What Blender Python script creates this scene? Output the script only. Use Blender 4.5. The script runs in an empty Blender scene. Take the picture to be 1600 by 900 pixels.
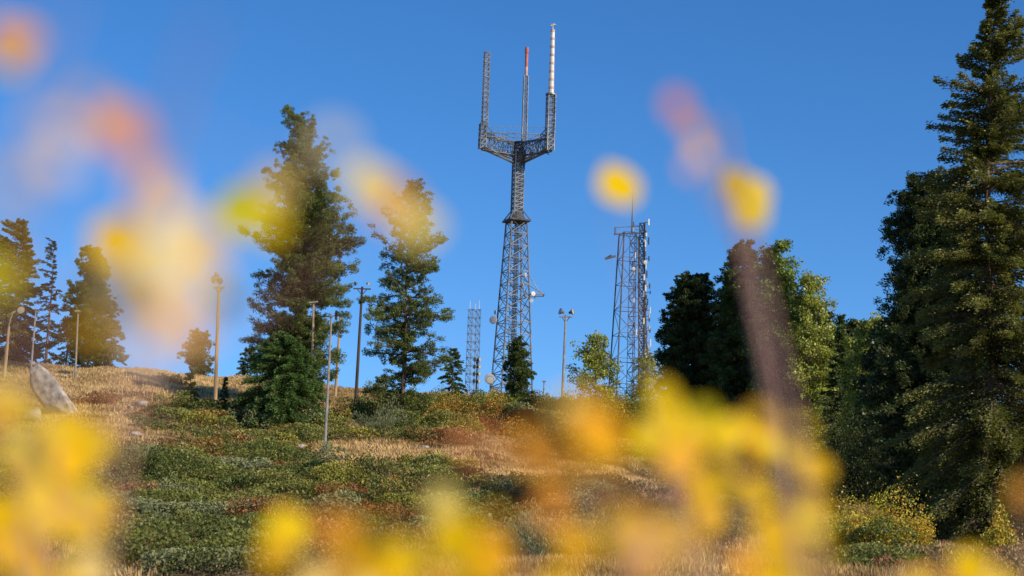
import bpy, math, random
import numpy as np
from mathutils import Vector, Matrix
rng=np.random.default_rng(7); random.seed(7)
scene=bpy.context.scene
try:
    scene.view_settings.view_transform='Standard'; scene.view_settings.look='None'; scene.view_settings.exposure=0
except Exception: pass
# ------------------------------------------------------------------ camera
F=3111.1
EYE=np.array([0,0,1.6])
RM=(Matrix.Rotation(math.radians(100),3,'X')@Matrix.Rotation(math.radians(1.8),3,'Z'))
R=np.array(RM)
cd=bpy.data.cameras.new("camera"); cam=bpy.data.objects.new("camera",cd)
scene.collection.objects.link(cam)
cam.matrix_world=Matrix.Translation(Vector(EYE))@RM.to_4x4()
cd.sensor_width=36; cd.lens=70; cd.clip_start=0.05; cd.clip_end=9000
cd.dof.use_dof=True; cd.dof.focus_distance=150; cd.dof.aperture_fstop=2.8
scene.camera=cam
def w(px,py,D):
    d=R@np.array([(px-800)/F,(450-py)/F,-1.0])
    return EYE+d*(D/d[1])
def project(P):
    q=(np.asarray(P)-EYE)@R
    return 800+F*q[...,0]/-q[...,2], 450-F*q[...,1]/-q[...,2]
# ------------------------------------------------------------------ noise
def nz(x,y,s,seed):
    r=np.random.default_rng(seed); o=0
    for k in range(7):
        a=r.uniform(0,6.283); f=r.uniform(.6,1.9)/s*6.283; p=r.uniform(0,6.283)
        o=o+np.sin((x*math.cos(a)+y*math.sin(a))*f+p+1.3*np.sin((x*math.sin(a)-y*math.cos(a))*f*.6+p*2))
    return o/3.2
def hsh(a,b,k): 
    v=np.sin(a*127.1+b*311.7+k*74.7)*43758.5453; return v-np.floor(v)
def clumps(x,y,s,seed):
    """nearest jittered shrub centre: normalised distance and a hash per shrub"""
    cx=np.floor(x/s); cy=np.floor(y/s); best=np.full(x.shape,9.); hid=np.zeros(x.shape)
    for i in(-1,0,1):
        for j in(-1,0,1):
            a=cx+i; b=cy+j; r_=.55+.45*hsh(a,b,seed+3)
            d=np.hypot(x/s-(a+.15+.7*hsh(a,b,seed)),y/s-(b+.15+.7*hsh(a,b,seed+1)))/r_
            m_=d<best; best=np.where(m_,d,best); hid=np.where(m_,hsh(a,b,seed+2),hid)
    return best,hid
# ------------------------------------------------------------------ terrain
cols={ -500:[(45,895),(70,800),(100,680),(120,610),(140,575),(165,566)],
 0:[(45,895),(70,815),(100,700),(120,625),(140,580),(165,571)],
 250:[(45,897),(70,822),(100,715),(120,650),(140,604),(165,578)],
 400:[(45,898),(70,830),(100,735),(125,655),(150,612),(175,594)],
 600:[(45,900),(70,838),(100,748),(125,668),(150,628),(175,614)],
 800:[(45,902),(70,842),(100,752),(125,674),(150,634),(175,622)],
 1000:[(45,904),(70,848),(100,765),(125,692),(150,650),(175,635)],
 1200:[(45,906),(70,856),(90,806),(115,750),(150,695),(175,670)],
 1600:[(45,908),(60,880),(75,854),(85,838),(115,802),(150,775),(175,765)],
 2200:[(45,908),(60,885),(75,862),(85,850),(115,825),(150,805),(175,800)]}
ck=sorted(cols); ca=np.array([(k-800)/F*1.02 for k in ck])
cD=np.arange(0,401.0,1.0); cz=[]
for k in ck:
    D=[0,8,22]; Z=[0,.15,.9]
    for d,py in cols[k]:
        D.append(d); Z.append(w(k,py,d)[2])
    zt=Z[-1]; D+= [200,300,400]; Z+=[zt+1.2,zt+5,zt+3]
    cz.append(np.interp(cD,D,Z))
cz=np.array(cz)
gx=np.arange(-150,181.0,1.0); gy=cD
XX,YY=np.meshgrid(gx,gy,indexing='ij')
A=np.clip(XX/np.maximum(YY,25),ca[0],ca[-1])
ai=np.clip(np.searchsorted(ca,A)-1,0,len(ca)-2); tt=(A-ca[ai])/(ca[ai+1]-ca[ai])
di=YY.astype(int)
HH=cz[ai,di]*(1-tt)+cz[ai+1,di]*tt
for _ in range(10):
    p=np.pad(HH,1,mode='edge')
    HH=(p[:-2,1:-1]+p[2:,1:-1]+p[1:-1,:-2]+p[1:-1,2:]+2*p[1:-1,1:-1])/6
def gz(x,y):
    x=np.asarray(x,float); y=np.asarray(y,float)
    xc=np.clip(x,-149.99,179.99)+150; yc=np.clip(y,0,399.99)
    i=xc.astype(int); j=yc.astype(int); i=np.minimum(i,len(gx)-2); j=np.minimum(j,len(gy)-2)
    fx=xc-i; fy=yc-j
    z=HH[i,j]*(1-fx)*(1-fy)+HH[i+1,j]*fx*(1-fy)+HH[i,j+1]*(1-fx)*fy+HH[i+1,j+1]*fx*fy
    k=np.clip((y-35)/30,0,1)
    z=z+k*(.28*nz(x,y,14,1)+.12*nz(x,y,4.5,2))
    far=np.maximum(np.abs(x)-180,0)*.02+np.maximum(y-400,0)*.03
    return np.maximum(z-far, -6.0)
def ground_hit(px,py):
    Ds=np.linspace(35,230,1200); d=R@np.array([(px-800)/F,(450-py)/F,-1.0])
    P=EYE+d*(Ds/d[1])[:,None]; g=gz(P[:,0],P[:,1])
    k=np.where(P[:,2]<g)[0]
    k=k[0] if len(k) else 720
    return P[k,0],Ds[k],float(gz(P[k,0],Ds[k]))
# ------------------------------------------------------------------ materials
def new_mat(name):
    m=bpy.data.materials.new(name); m.use_nodes=True; n=m.node_tree; n.nodes.clear()
    o=n.nodes.new('ShaderNodeOutputMaterial'); return m,n,o
def foliage_mat(name,trans=.3,gloss=.04,tboost=(1.3,1.4,.7)):
    m,n,o=new_mat(name); N=n.nodes; Lk=n.links
    a=N.new('ShaderNodeAttribute'); a.attribute_name='tint'
    d=N.new('ShaderNodeBsdfDiffuse'); t=N.new('ShaderNodeBsdfTranslucent')
    mul=N.new('ShaderNodeMix'); mul.data_type='RGBA'; mul.blend_type='MULTIPLY'; mul.inputs[0].default_value=1
    mul.inputs[7].default_value=(*tboost,1); Lk.new(a.outputs['Color'],mul.inputs[6])
    Lk.new(a.outputs['Color'],d.inputs[0]); Lk.new(mul.outputs[2],t.inputs[0])
    mx=N.new('ShaderNodeMixShader'); mx.inputs[0].default_value=trans
    Lk.new(d.outputs[0],mx.inputs[1]); Lk.new(t.outputs[0],mx.inputs[2])
    g=N.new('ShaderNodeBsdfGlossy'); g.inputs['Roughness'].default_value=.45
    m2=N.new('ShaderNodeMixShader'); m2.inputs[0].default_value=gloss
    Lk.new(mx.outputs[0],m2.inputs[1]); Lk.new(g.outputs[0],m2.inputs[2]); Lk.new(m2.outputs[0],o.inputs[0])
    return m
def noise_mat(name,c1,c2,scale=3,rough=.8,metal=0,bump=.0,stretch=(1,1,1),spec=.3,lo=.35,hi=.65):
    m,n,o=new_mat(name); N=n.nodes; Lk=n.links
    tc=N.new('ShaderNodeTexCoord'); mp=N.new('ShaderNodeMapping'); mp.inputs['Scale'].default_value=stretch
    Lk.new(tc.outputs['Object'],mp.inputs[0])
    nt=N.new('ShaderNodeTexNoise'); nt.inputs['Scale'].default_value=scale; nt.inputs['Detail'].default_value=6
    Lk.new(mp.outputs[0],nt.inputs['Vector'])
    cr=N.new('ShaderNodeValToRGB'); cr.color_ramp.elements[0].position=lo; cr.color_ramp.elements[1].position=hi
    cr.color_ramp.elements[0].color=(*c1,1); cr.color_ramp.elements[1].color=(*c2,1)
    Lk.new(nt.outputs[0],cr.inputs[0])
    b=N.new('ShaderNodeBsdfPrincipled'); Lk.new(cr.outputs[0],b.inputs['Base Color'])
    b.inputs['Roughness'].default_value=rough; b.inputs['Metallic'].default_value=metal
    b.inputs['Specular IOR Level'].default_value=spec
    if bump:
        bp=N.new('ShaderNodeBump'); bp.inputs['Strength'].default_value=bump; bp.inputs['Distance'].default_value=.1
        Lk.new(nt.outputs[0],bp.inputs['Height']); Lk.new(bp.outputs[0],b.inputs['Normal'])
    Lk.new(b.outputs[0],o.inputs[0]); return m
M_leaf=foliage_mat("needle_foliage",.28,.03)
M_broad=foliage_mat("broadleaf_foliage",.36,.04)
M_cover=foliage_mat("ground_cover_foliage",.25,.02)
M_grass=foliage_mat("dry_grass_blades",.3,.0,(1.1,1,.8))
M_aut=foliage_mat("autumn_leaf",.32,.0,(1.05,.95,.3))
M_bark=noise_mat("bark",(.07,.045,.03),(.22,.15,.10),6,.95,0,.6,(1,1,.25))
M_twig=noise_mat("shrub_twig",(.46,.24,.19),(.60,.36,.28),20,.8)
M_steel=noise_mat("galvanised_steel",(.13,.145,.165),(.27,.29,.315),.6,.45,.3,0)
M_steel2=noise_mat("weathered_steel",(.055,.057,.06),(.13,.13,.13),.8,.6,.3,0)
M_dark=noise_mat("dark_cable",(.04,.04,.045),(.10,.10,.11),1.5,.7)
M_white=noise_mat("white_radome",(.58,.55,.52),(.74,.72,.69),1.2,.45)
M_grey=noise_mat("grey_dish_paint",(.30,.31,.32),(.44,.45,.46),1.2,.5)
M_red=noise_mat("faded_red_paint",(.35,.09,.07),(.5,.16,.12),1.5,.5)
M_band=noise_mat("rust_band_paint",(.42,.27,.23),(.56,.40,.35),1.5,.5)
M_pole=noise_mat("weathered_wood_pole",(.24,.155,.08),(.42,.29,.165),5,.9,0,.3,(1,1,.1))
M_gpole=noise_mat("grey_metal_pole",(.20,.18,.16),(.34,.31,.27),3,.55,.1)
M_dpole=noise_mat("creosoted_wood_pole",(.035,.025,.02),(.09,.065,.045),5,.9,0,.3,(1,1,.1))
M_lamp=noise_mat("lamp_housing",(.12,.115,.10),(.24,.22,.19),4,.45,.3)
M_glass,n_,o_=new_mat("lamp_glass")
b_=n_.nodes.new('ShaderNodeBsdfPrincipled'); b_.inputs['Base Color'].default_value=(.40,.40,.37,1); b_.inputs['Roughness'].default_value=.15
n_.links.new(b_.outputs[0],o_.inputs[0])
M_rock=noise_mat("granite",(.20,.18,.15),(.50,.46,.40),2.2,.9,0,.8)
# ground
m,n,o=new_mat("dry_hillside"); N=n.nodes; Lk=n.links
tc=N.new('ShaderNodeTexCoord')
def noi(s,d=6,r=.6):
    q=N.new('ShaderNodeTexNoise'); q.inputs['Scale'].default_value=s; q.inputs['Detail'].default_value=d; q.inputs['Roughness'].default_value=r
    Lk.new(tc.outputs['Object'],q.inputs['Vector']); return q
def ramp(src,st):
    c=N.new('ShaderNodeValToRGB'); e=c.color_ramp.elements
    while len(e)<len(st): e.new(.5)
    for i,(p,cc) in enumerate(st): e[i].position=p; e[i].color=(*cc,1)
    Lk.new(src,c.inputs[0]); return c
n2=noi(2.5); n3=noi(.35)
r1=ramp(n2.outputs[0],[(.3,(.18,.115,.05)),(.5,(.36,.245,.11)),(.7,(.50,.36,.18))])
r2=ramp(n2.outputs[0],[(.3,(.06,.04,.02)),(.6,(.16,.10,.05)),(.75,(.22,.13,.07))])
r3=ramp(n3.outputs[0],[(.48,(0,0,0)),(.62,(1,1,1))])
mx=N.new('ShaderNodeMix'); mx.data_type='RGBA'; Lk.new(r3.outputs[0],mx.inputs[0]); Lk.new(r1.outputs[0],mx.inputs[6]); Lk.new(r2.outputs[0],mx.inputs[7])
bs=N.new('ShaderNodeBsdfPrincipled'); bs.inputs['Roughness'].default_value=.95; bs.inputs['Specular IOR Level'].default_value=.1
Lk.new(mx.outputs[2],bs.inputs['Base Color'])
bp=N.new('ShaderNodeBump'); bp.inputs['Strength'].default_value=.6; bp.inputs['Distance'].default_value=.2
Lk.new(n2.outputs[0],bp.inputs['Height']); Lk.new(bp.outputs[0],bs.inputs['Normal']); Lk.new(bs.outputs[0],o.inputs[0])
M_ground=m
# ------------------------------------------------------------------ mesh helpers
def link(o,parent=None):
    scene.collection.objects.link(o)
    if parent is not None: o.parent=parent
    return o
def np_mesh(name,V,Fc,mat,tint=None,smooth=False):
    V=np.asarray(V,dtype=np.float32); Fc=np.asarray(Fc,dtype=np.int32)
    me=bpy.data.meshes.new(name); k=Fc.shape[1]
    me.vertices.add(len(V)); me.vertices.foreach_set('co',V.ravel())
    me.loops.add(Fc.size); me.loops.foreach_set('vertex_index',Fc.ravel())
    me.polygons.add(len(Fc)); me.polygons.foreach_set('loop_start',np.arange(0,Fc.size,k,dtype=np.int32))
    me.polygons.foreach_set('loop_total',np.full(len(Fc),k,dtype=np.int32))
    if smooth: me.polygons.foreach_set('use_smooth',np.ones(len(Fc),dtype=bool))
    if tint is not None:
        a=me.attributes.new('tint','FLOAT_COLOR','POINT')
        c=np.ones((len(V),4),dtype=np.float32); c[:,:3]=tint; a.data.foreach_set('color',c.ravel())
    me.update(calc_edges=True); me.materials.append(mat); return me
def unit(v): return v/np.maximum(np.linalg.norm(v,axis=-1,keepdims=True),1e-9)
def quads(name,C,U,V,col,mat):
    n=len(C); P=np.stack([C-U*.5,C+V*.5,C+U*.5,C-V*.5],1).reshape(-1,3)
    Fc=np.arange(n*4).reshape(n,4); return np_mesh(name,P,Fc,mat,np.repeat(col,4,axis=0))
def tubes(name,segs,mat,n=5,smooth=True):
    P=np.array([s[0] for s in segs],float); Q=np.array([s[1] for s in segs],float)
    r0=np.array([s[2] for s in segs],float); r1=np.array([s[3] for s in segs],float)
    d=unit(Q-P); h=np.where(np.abs(d[:,2:3])<.9,np.array([[0,0,1.]]),np.array([[1.,0,0]]))
    a=unit(np.cross(d,h)); b=np.cross(d,a); m=len(P); V=np.zeros((m,2*n,3))
    for k in range(n):
        t=2*math.pi*(k+.5)/n; o=a*math.cos(t)+b*math.sin(t)
        V[:,k]=P+o*r0[:,None]; V[:,n+k]=Q+o*r1[:,None]
    base=(np.arange(m)*2*n)[:,None]
    Fc=[]
    for k in range(n):
        k2=(k+1)%n; Fc.append(base+np.array([[k,k2,n+k2,n+k]]))
    for st in (0,n):
        for k in range(1,n-2,2):
            Fc.append(base+np.array([[st,st+k,st+k+1,st+k+2]]))
    Fq=np.stack(Fc,1).reshape(-1,4)
    return np_mesh(name,V.reshape(-1,3),Fq,mat,None,smooth and n>4)
def lathe(name,prof,mat,n=16,mtx=None):
    V=[];Fc=[]
    for (r,z) in prof:
        for k in range(n):
            t=2*math.pi*k/n; V.append((r*math.cos(t),r*math.sin(t),z))
    for i in range(len(prof)-1):
        for k in range(n):
            Fc.append((i*n+k,i*n+(k+1)%n,(i+1)*n+(k+1)%n,(i+1)*n+k))
    me=np_mesh(name,V,Fc,mat,None,True)
    if mtx: me.transform(mtx)
    return me
def merge(name,items,mats):
    vs=[];fs=[];mi=[];off=0
    for me,i in items:
        vs+= [tuple(v.co) for v in me.vertices]
        for p in me.polygons: fs.append([x+off for x in p.vertices]); mi.append(i)
        off+=len(me.vertices)
    o=bpy.data.meshes.new(name); o.from_pydata(vs,[],fs)
    for mm in mats: o.materials.append(mm)
    o.polygons.foreach_set('material_index',mi); o.update(); return o
def box(name,c,s,mat,rz=0):
    x,y,z=[v/2 for v in s]
    V=np.array([(i,j,k) for i in(-x,x) for j in(-y,y) for k in(-z,z)])
    ca_,sa=math.cos(rz),math.sin(rz)
    V=np.stack([V[:,0]*ca_-V[:,1]*sa,V[:,0]*sa+V[:,1]*ca_,V[:,2]],1)+np.array(c)
    Fc=[(0,1,3,2),(4,6,7,5),(0,4,5,1),(2,3,7,6),(0,2,6,4),(1,5,7,3)]
    return np_mesh(name,V,Fc,mat)
def thing(name,loc,label,cat,group=None):
    e=bpy.data.objects.new(name,None); e.empty_display_size=.5; e.location=loc; e['label']=label; e['category']=cat
    if group: e['group']=group
    return link(e)
def part(name,me,parent,label=None):
    o=bpy.data.objects.new(name,me); link(o,parent)
    if label: o['label']=label
    return o
# ------------------------------------------------------------------ ground sheet
xs=np.concatenate([np.linspace(-3500,-200,14),np.arange(-185,-62,6),np.arange(-60,75,.6),np.arange(76,190,6),np.linspace(200,3500,14)])
ys=np.concatenate([np.linspace(-600,-20,8),np.arange(-10,36,2.5),np.arange(36,190,.6),np.arange(191,410,5),np.linspace(430,5000,20)])
GX,GY=np.meshgrid(xs,ys,indexing='ij'); GZ=gz(GX,GY)
V=np.stack([GX,GY,GZ],-1).reshape(-1,3); nx,ny=len(xs),len(ys)
ii,jj=np.meshgrid(np.arange(nx-1),np.arange(ny-1),indexing='ij'); b0=(ii*ny+jj).ravel()
g=part("ground",np_mesh("ground",V,np.stack([b0,b0+ny,b0+ny+1,b0+1],1),M_ground,None,True),None)
g['kind']='structure'; g['label']='dry grassy hillside rising to a ridge'; g['category']='ground'
# ------------------------------------------------------------------ ground cover
mats=[(370,658,195,19),(500,684,110,12),(320,732,175,42),(470,760,150,42),(650,754,125,22),(250,803,120,28),(870,784,135,38),(340,822,100,28),(1080,758,80,24),(1340,868,85,18),(330,888,200,26),(720,652,190,20),(80,800,130,60),(1130,830,90,18),(560,810,110,24),(950,700,110,20),(1180,790,80,24),(720,824,100,18)]
reds=[(425,822,85,30),(160,624,38,12),(330,856,120,18),(570,838,90,26),(700,690,60,9),(770,806,60,24),(1350,842,90,14),(850,698,60,12),(1500,885,130,25),(1000,860,90,20),(200,772,60,12),(1080,800,90,20)]
golds=[(200,600,270,32),(120,655,110,34),(640,716,160,17),(560,700,80,10),(830,742,120,13),(980,760,80,16),(200,690,90,11),(700,778,90,10),(1250,850,60,16),(1000,735,90,10)]
def field(px,py,els,x,y,seed,am=.5):
    f=np.full(px.shape,-9.)
    for cx,cy,rx,ry in els: f=np.maximum(f,1-((px-cx)/rx)**2-((py-cy)/ry)**2)
    return f+am*nz(x,y,6,seed)+.4*nz(x,y,2.2,seed+9)
def scatter(n):
    D=rng.uniform(42,186,n); a=rng.uniform(-.31,.32,n); x=a*D; z=gz(x,D)
    px,py=project(np.stack([x,D,z],1)); return x,D,z,px,py
x,y,z,px,py=scatter(1700000)
G=field(px,py,mats,x,y,11,.45); Rd=field(px,py,reds,x,y,21); Go=field(px,py,golds,x,y,51,.3)
G=np.where(Go>.2,G-1.4*np.clip(Go-.1,0,1)-.35,G); Rd=np.where(Go>.4,Rd-.7,Rd)
dc,hc=clumps(x,y,2.7,5.); dc2,hc2=clumps(x,y,.8,17.)
def randu(n): return unit(rng.normal(size=(n,3)))
k=(G>0.05)&(dc<1.02)&(rng.random(len(x))<.97); xg,yg,zg,Gg=x[k],y[k],z[k],G[k]; d1=dc[k]; h1=hc[k]; n=len(xg)
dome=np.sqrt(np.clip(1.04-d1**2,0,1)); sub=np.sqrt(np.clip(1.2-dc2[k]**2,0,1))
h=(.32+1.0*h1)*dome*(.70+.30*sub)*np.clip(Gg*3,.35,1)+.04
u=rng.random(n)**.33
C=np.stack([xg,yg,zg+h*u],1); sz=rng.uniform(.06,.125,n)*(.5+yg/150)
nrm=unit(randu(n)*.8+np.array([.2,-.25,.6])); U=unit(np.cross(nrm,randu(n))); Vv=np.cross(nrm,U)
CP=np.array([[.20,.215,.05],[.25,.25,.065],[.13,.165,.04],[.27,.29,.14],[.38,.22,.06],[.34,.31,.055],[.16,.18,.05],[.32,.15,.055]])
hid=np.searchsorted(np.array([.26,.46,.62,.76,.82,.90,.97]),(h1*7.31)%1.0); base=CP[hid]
lf=np.clip(.08+.95*u*dome*(.65+.35*sub)+rng.normal(0,.15,n),.07,1.2)[:,None]  # shade low down and between clumps is painted into the leaf tint
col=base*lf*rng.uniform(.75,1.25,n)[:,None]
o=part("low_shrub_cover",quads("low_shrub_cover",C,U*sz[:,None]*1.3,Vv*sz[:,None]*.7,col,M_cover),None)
o['kind']='stuff'; o['label']='mats of low evergreen shrubs covering the slope'; o['category']='ground cover'
k=(Rd>-.05)&(G<.15)&(dc2<.95)&(rng.random(len(x))<.6); xr,yr,zr=x[k],y[k],z[k]; n=len(xr)
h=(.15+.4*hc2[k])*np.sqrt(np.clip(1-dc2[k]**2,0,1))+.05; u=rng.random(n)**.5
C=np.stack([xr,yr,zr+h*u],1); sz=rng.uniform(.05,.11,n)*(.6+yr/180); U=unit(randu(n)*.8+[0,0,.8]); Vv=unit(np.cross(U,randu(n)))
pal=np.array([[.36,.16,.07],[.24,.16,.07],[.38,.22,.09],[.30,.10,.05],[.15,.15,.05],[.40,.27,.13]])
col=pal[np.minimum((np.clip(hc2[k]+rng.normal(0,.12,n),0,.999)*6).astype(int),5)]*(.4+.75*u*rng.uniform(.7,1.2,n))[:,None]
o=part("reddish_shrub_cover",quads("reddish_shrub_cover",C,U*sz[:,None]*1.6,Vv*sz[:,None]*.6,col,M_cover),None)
o['kind']='stuff'; o['label']='low russet autumn shrubs between the dry grass'; o['category']='ground cover'
k=((G<.12)|(dc>.95))&((Rd<.45)|(dc2>.9))&(nz(x,y,9,41)+.6*nz(x,y,2.5,42)>-.8-(Go>.2)*2)&(rng.random(len(x))<.38); xr,yr,zr=x[k],y[k],z[k]; gor=Go[k]; n=len(xr)
h=rng.uniform(.10,.28,n)*(1+.35*nz(xr,yr,4,43)); lean=rng.normal(0,.28,(n,2)); lean[:,0]-=.1
U=np.stack([lean[:,0],lean[:,1],np.ones(n)],1)*h[:,None]; C=np.stack([xr,yr,zr],1)+U*.5
Vv=randu(n); Vv[:,2]*=.2; Vv=unit(Vv)*(.02+yr*.00022)[:,None]
t=np.clip(.30+.3*nz(xr,yr,5,44)+rng.normal(0,.2,n)+.6*np.clip(gor,0,1),0,1)[:,None]
col=np.array([.26,.16,.06])*(1-t)+np.array([.84,.61,.30])*t
o=part("dry_grass",quads("dry_grass",C,U,Vv,col,M_grass),None)
o['kind']='stuff'; o['label']='golden dry grass on the hillside'; o['category']='grass'
# ------------------------------------------------------------------ trees
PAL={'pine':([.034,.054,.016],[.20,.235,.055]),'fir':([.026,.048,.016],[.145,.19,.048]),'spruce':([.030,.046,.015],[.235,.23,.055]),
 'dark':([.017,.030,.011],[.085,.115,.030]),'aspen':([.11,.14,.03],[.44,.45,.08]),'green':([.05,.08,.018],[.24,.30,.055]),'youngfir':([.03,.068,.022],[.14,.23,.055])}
def tree(label,pb,D,pyb,pyt,outline,kind,pal,nb=150,dens=60,ls=.28,tb=.08,tr=None,name="pine_tree",cat="tree",group=None,seed=0,gap=0,dead=0,sr=(.5,1.1),lift=0,asp=.32):
    r=np.random.default_rng(abs(int(seed+pb))); x0=w(pb,pyb,D)[0]; z0=float(gz(x0,D))-.1
    H=w(pb+.03*(pyb-pyt),pyt,D)[2]-z0
    T=[];RL=[];RR=[]
    for (py_,xl,xr_) in sorted(outline,key=lambda q:-q[0]):
        zz=w((xl+xr_)/2,py_,D)[2]; pc=project(np.array([x0,D,zz]))[0]
        T.append((zz-z0)/H); RL.append(max(.12,(pc-xl)*D/F)); RR.append(max(.12,(xr_-pc)*D/F))
    e=thing(name,(x0,D,z0),label,cat,group)
    tr=tr or max(.06,H*.0125); nseg=10
    bend=[np.array([.012*H*math.sin(i*.8+pb)*.5*(i/nseg),.01*H*math.cos(i*.9+pb)*.5*(i/nseg),H*.985*i/nseg]) for i in range(nseg+1)]
    segs=[(bend[i],bend[i+1],tr*(1-.93*i/nseg),tr*(1-.93*(i+1)/nseg)) for i in range(nseg)]
    def axis(t):
        q=min(max(t,0),.999)*nseg/.985; i=min(int(q),nseg-1); f=q-i; return bend[i]*(1-f)+bend[i+1]*f
    Cs=[];Us=[];Vs=[];Ks=[]; lo,hi=[np.array(c) for c in PAL[pal]]
    gaps=r.uniform(tb,1,gap) if gap else []
    for i in range(nb):
        t=tb+(1-tb)*((i+.5)/nb)**.92; t=max(0.005,min(t+r.normal(0,.015),.98))
        az=r.uniform(0,6.283); c=math.cos(az)
        rad=np.interp(t,T,RL)*(1-c)/2+np.interp(t,T,RR)*(1+c)/2
        sc=r.uniform(*sr)
        if r.random()<.10: sc*=1.15
        for gp in gaps:
            if abs(t-gp)<.010 : sc*=.4
        L=max(rad*sc,.12); dr=np.array([math.cos(az),math.sin(az),0]); pp=np.array([-dr[1],dr[0],0]); b=axis(t)
        js=r.normal(0,.20 if kind!='fir' else .07)
        if kind=='fir': slope=-.26+.75*t**1.5+js; dp=.30*(1-t)
        elif kind=='pine': slope=-.04+.55*t**2+js+lift*.0; dp=.10-lift
        else: slope=.3+.4*t+js; dp=.25
        f=lambda s:(b+dr*L*s+np.array([0,0,1.])*L*(slope*s-dp*s*s))
        rb=max(.012,.028*L**.8*(1.1-.5*t))
        segs.append((b,f(.5),rb,rb*.6)); segs.append((f(.5),f(.97),rb*.6,rb*.2))
        if r.random()<dead*(1-t): continue
        bf=r.uniform(.7,1.25)
        if kind=='fir':
            n=int(dens*(L+.25)); s=.1+.9*r.random(n)**.62
            lat=r.normal(0,1,n)*.20*L*(1.08-s)+r.normal(0,.05,n)
            P=b+dr*L*s[:,None]+pp*lat[:,None]; P[:,2]+=L*(slope*s-dp*s*s)-np.abs(lat)*.25+r.normal(0,.035,n)*(1+L*.5)-.04*r.random(n)
            sg=np.sign(lat); U=dr+pp*(sg*r.uniform(.2,1.2,n))[:,None]+r.normal(0,.25,(n,3)); U[:,2]-=.25
            sh=s
        else:
            kf=2+int(L*(5 if kind=='pine' else 2.6)); P=[];sh=[]
            for q in range(kf):
                s=r.uniform(.2,1) if q else 1.; cen=f(s)+pp*r.normal(0,.24)*L*(1.2-s)+np.array([0,0,r.normal(0,.13)])
                pr=(.10+.03*L)*r.uniform(.6,1.4) if kind=='pine' else (.17+.05*L)*r.uniform(.6,1.3)*1.35
                n=int(dens*pr*2.4)+4; g_=unit(r.normal(size=(n,3)))*(r.random(n)**.5)[:,None]*pr*1.35
                g_[:,2]*=.8
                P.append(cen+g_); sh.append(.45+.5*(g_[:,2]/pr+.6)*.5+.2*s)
            P=np.concatenate(P); sh=np.clip(np.concatenate(sh),0,1); n=len(P)
            U=r.normal(size=(n,3))*.8+ (dr*.9+np.array([0,0,.5]) if kind=='pine' else 0)
        U=unit(U); Vv=unit(np.cross(U,r.normal(size=(n,3))*.8+np.array([0,0,.5] if kind=='fir' else [0,0,0])+1e-3))
        l=ls*r.uniform(.6,1.3,n)
        Cs.append(P);Us.append(U*l[:,None]); Vs.append(np.cross(Vv,unit(U))*(l*.36)[:,None] if kind=='fir' else Vv*(l*(asp if kind=='pine' else .75))[:,None])
        tcol=np.clip(sh*.75+r.normal(0,.16,n),0,1)[:,None]; cc=(lo*(1-tcol)+hi*tcol)*bf*r.uniform(.8,1.2,n)[:,None]  # sunlit tone of tips and clump tops is mixed into the tint
        Ks.append(cc)
    part("trunk",tubes("trunk",segs,M_bark,5),e)
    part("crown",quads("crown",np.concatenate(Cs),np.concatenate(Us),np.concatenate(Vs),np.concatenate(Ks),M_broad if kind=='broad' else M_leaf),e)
    return e
def cone(pt,pb_,cx,hw,lean=.03,pw=1.0):
    return [(pt+(pb_-pt)*k, cx+lean*(pb_-(pt+(pb_-pt)*k))-hw*k**pw-1, cx+lean*(pb_-(pt+(pb_-pt)*k))+hw*k**pw+1) for k in (0,.1,.25,.4,.55,.7,.85,1)]
tree("tall old pine with uneven crown on the ridge",463,138,600,190,[(192,446,484),(206,434,494),(230,430,496),(262,416,524),(300,420,530),(330,402,530),(365,394,572),(392,394,572),(430,390,560),(460,402,548),(500,388,544),(540,384,536),(575,396,524)],'pine','pine',500,104,.19,.07,name="pine_tree",gap=8,tr=.3,sr=(.42,1.12),lift=.22,asp=.24)
tree("slender pine with open layered crown",628,128,645,287,[(290,643,674),(303,634,682),(322,610,672),(345,588,672),(372,608,692),(400,578,694),(430,574,686),(460,568,696),(500,562,710),(530,566,708),(560,560,698),(600,568,698),(628,580,680)],'pine','pine',240,88,.185,.03,gap=10,tr=.17,sr=(.4,1.12),lift=.12,asp=.25)
tree("dense young fir with full conical crown",442,121,648,522,[(526,434,450),(537,418,464),(557,400,484),(580,384,498),(605,372,510),(632,364,518),(648,366,514)],'fir','youngfir',520,110,.14,.0,name="fir_tree",sr=(.88,1.08))
tree("small pine silhouetted before the tall mast",806,150,618,530,[(534,802,818),(548,794,828),(564,788,836),(580,784,840),(600,786,836),(615,790,830)],'pine','fir',120,100,.18,.06)
tree("small bushy conifer on the ridge",706,150,616,546,[(550,700,716),(570,690,726),(590,684,732),(612,686,730)],'fir','fir',90,70,.2,.02,name="fir_tree")
tree("broad sunlit conifer behind the grassy knoll",18,168,568,345,[(348,8,38),(375,-8,48),(410,-20,58),(450,-26,64),(500,-32,66),(560,-34,64)],'fir','spruce',260,90,.26,.03,name="fir_tree",sr=(.7,1.1))
tree("thin half-bare conifer with spiky top",72,172,566,374,[(378,72,80),(410,64,86),(440,58,92),(480,50,100),(520,44,104),(560,42,106)],'fir','dark',120,42,.26,.03,name="fir_tree",dead=.25)
tree("dark spreading conifer behind the grassy knoll",138,165,568,388,[(392,134,152),(412,118,166),(440,108,176),(480,98,188),(515,92,202),(545,96,192),(565,104,184)],'pine','fir',220,85,.22,.04)
tree("dark conifer among the knoll trees",104,176,566,440,cone(442,560,104,36),'fir','dark',90,55,.28,.03,name="fir_tree")
tree("dark conifer among the knoll trees",172,176,566,470,cone(472,560,170,30),'fir','dark',80,55,.28,.03,name="fir_tree")
tree("dark conifer at the edge of the knoll",-40,170,566,380,cone(382,560,-40,46),'fir','fir',100,55,.3,.03,name="fir_tree")
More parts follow.
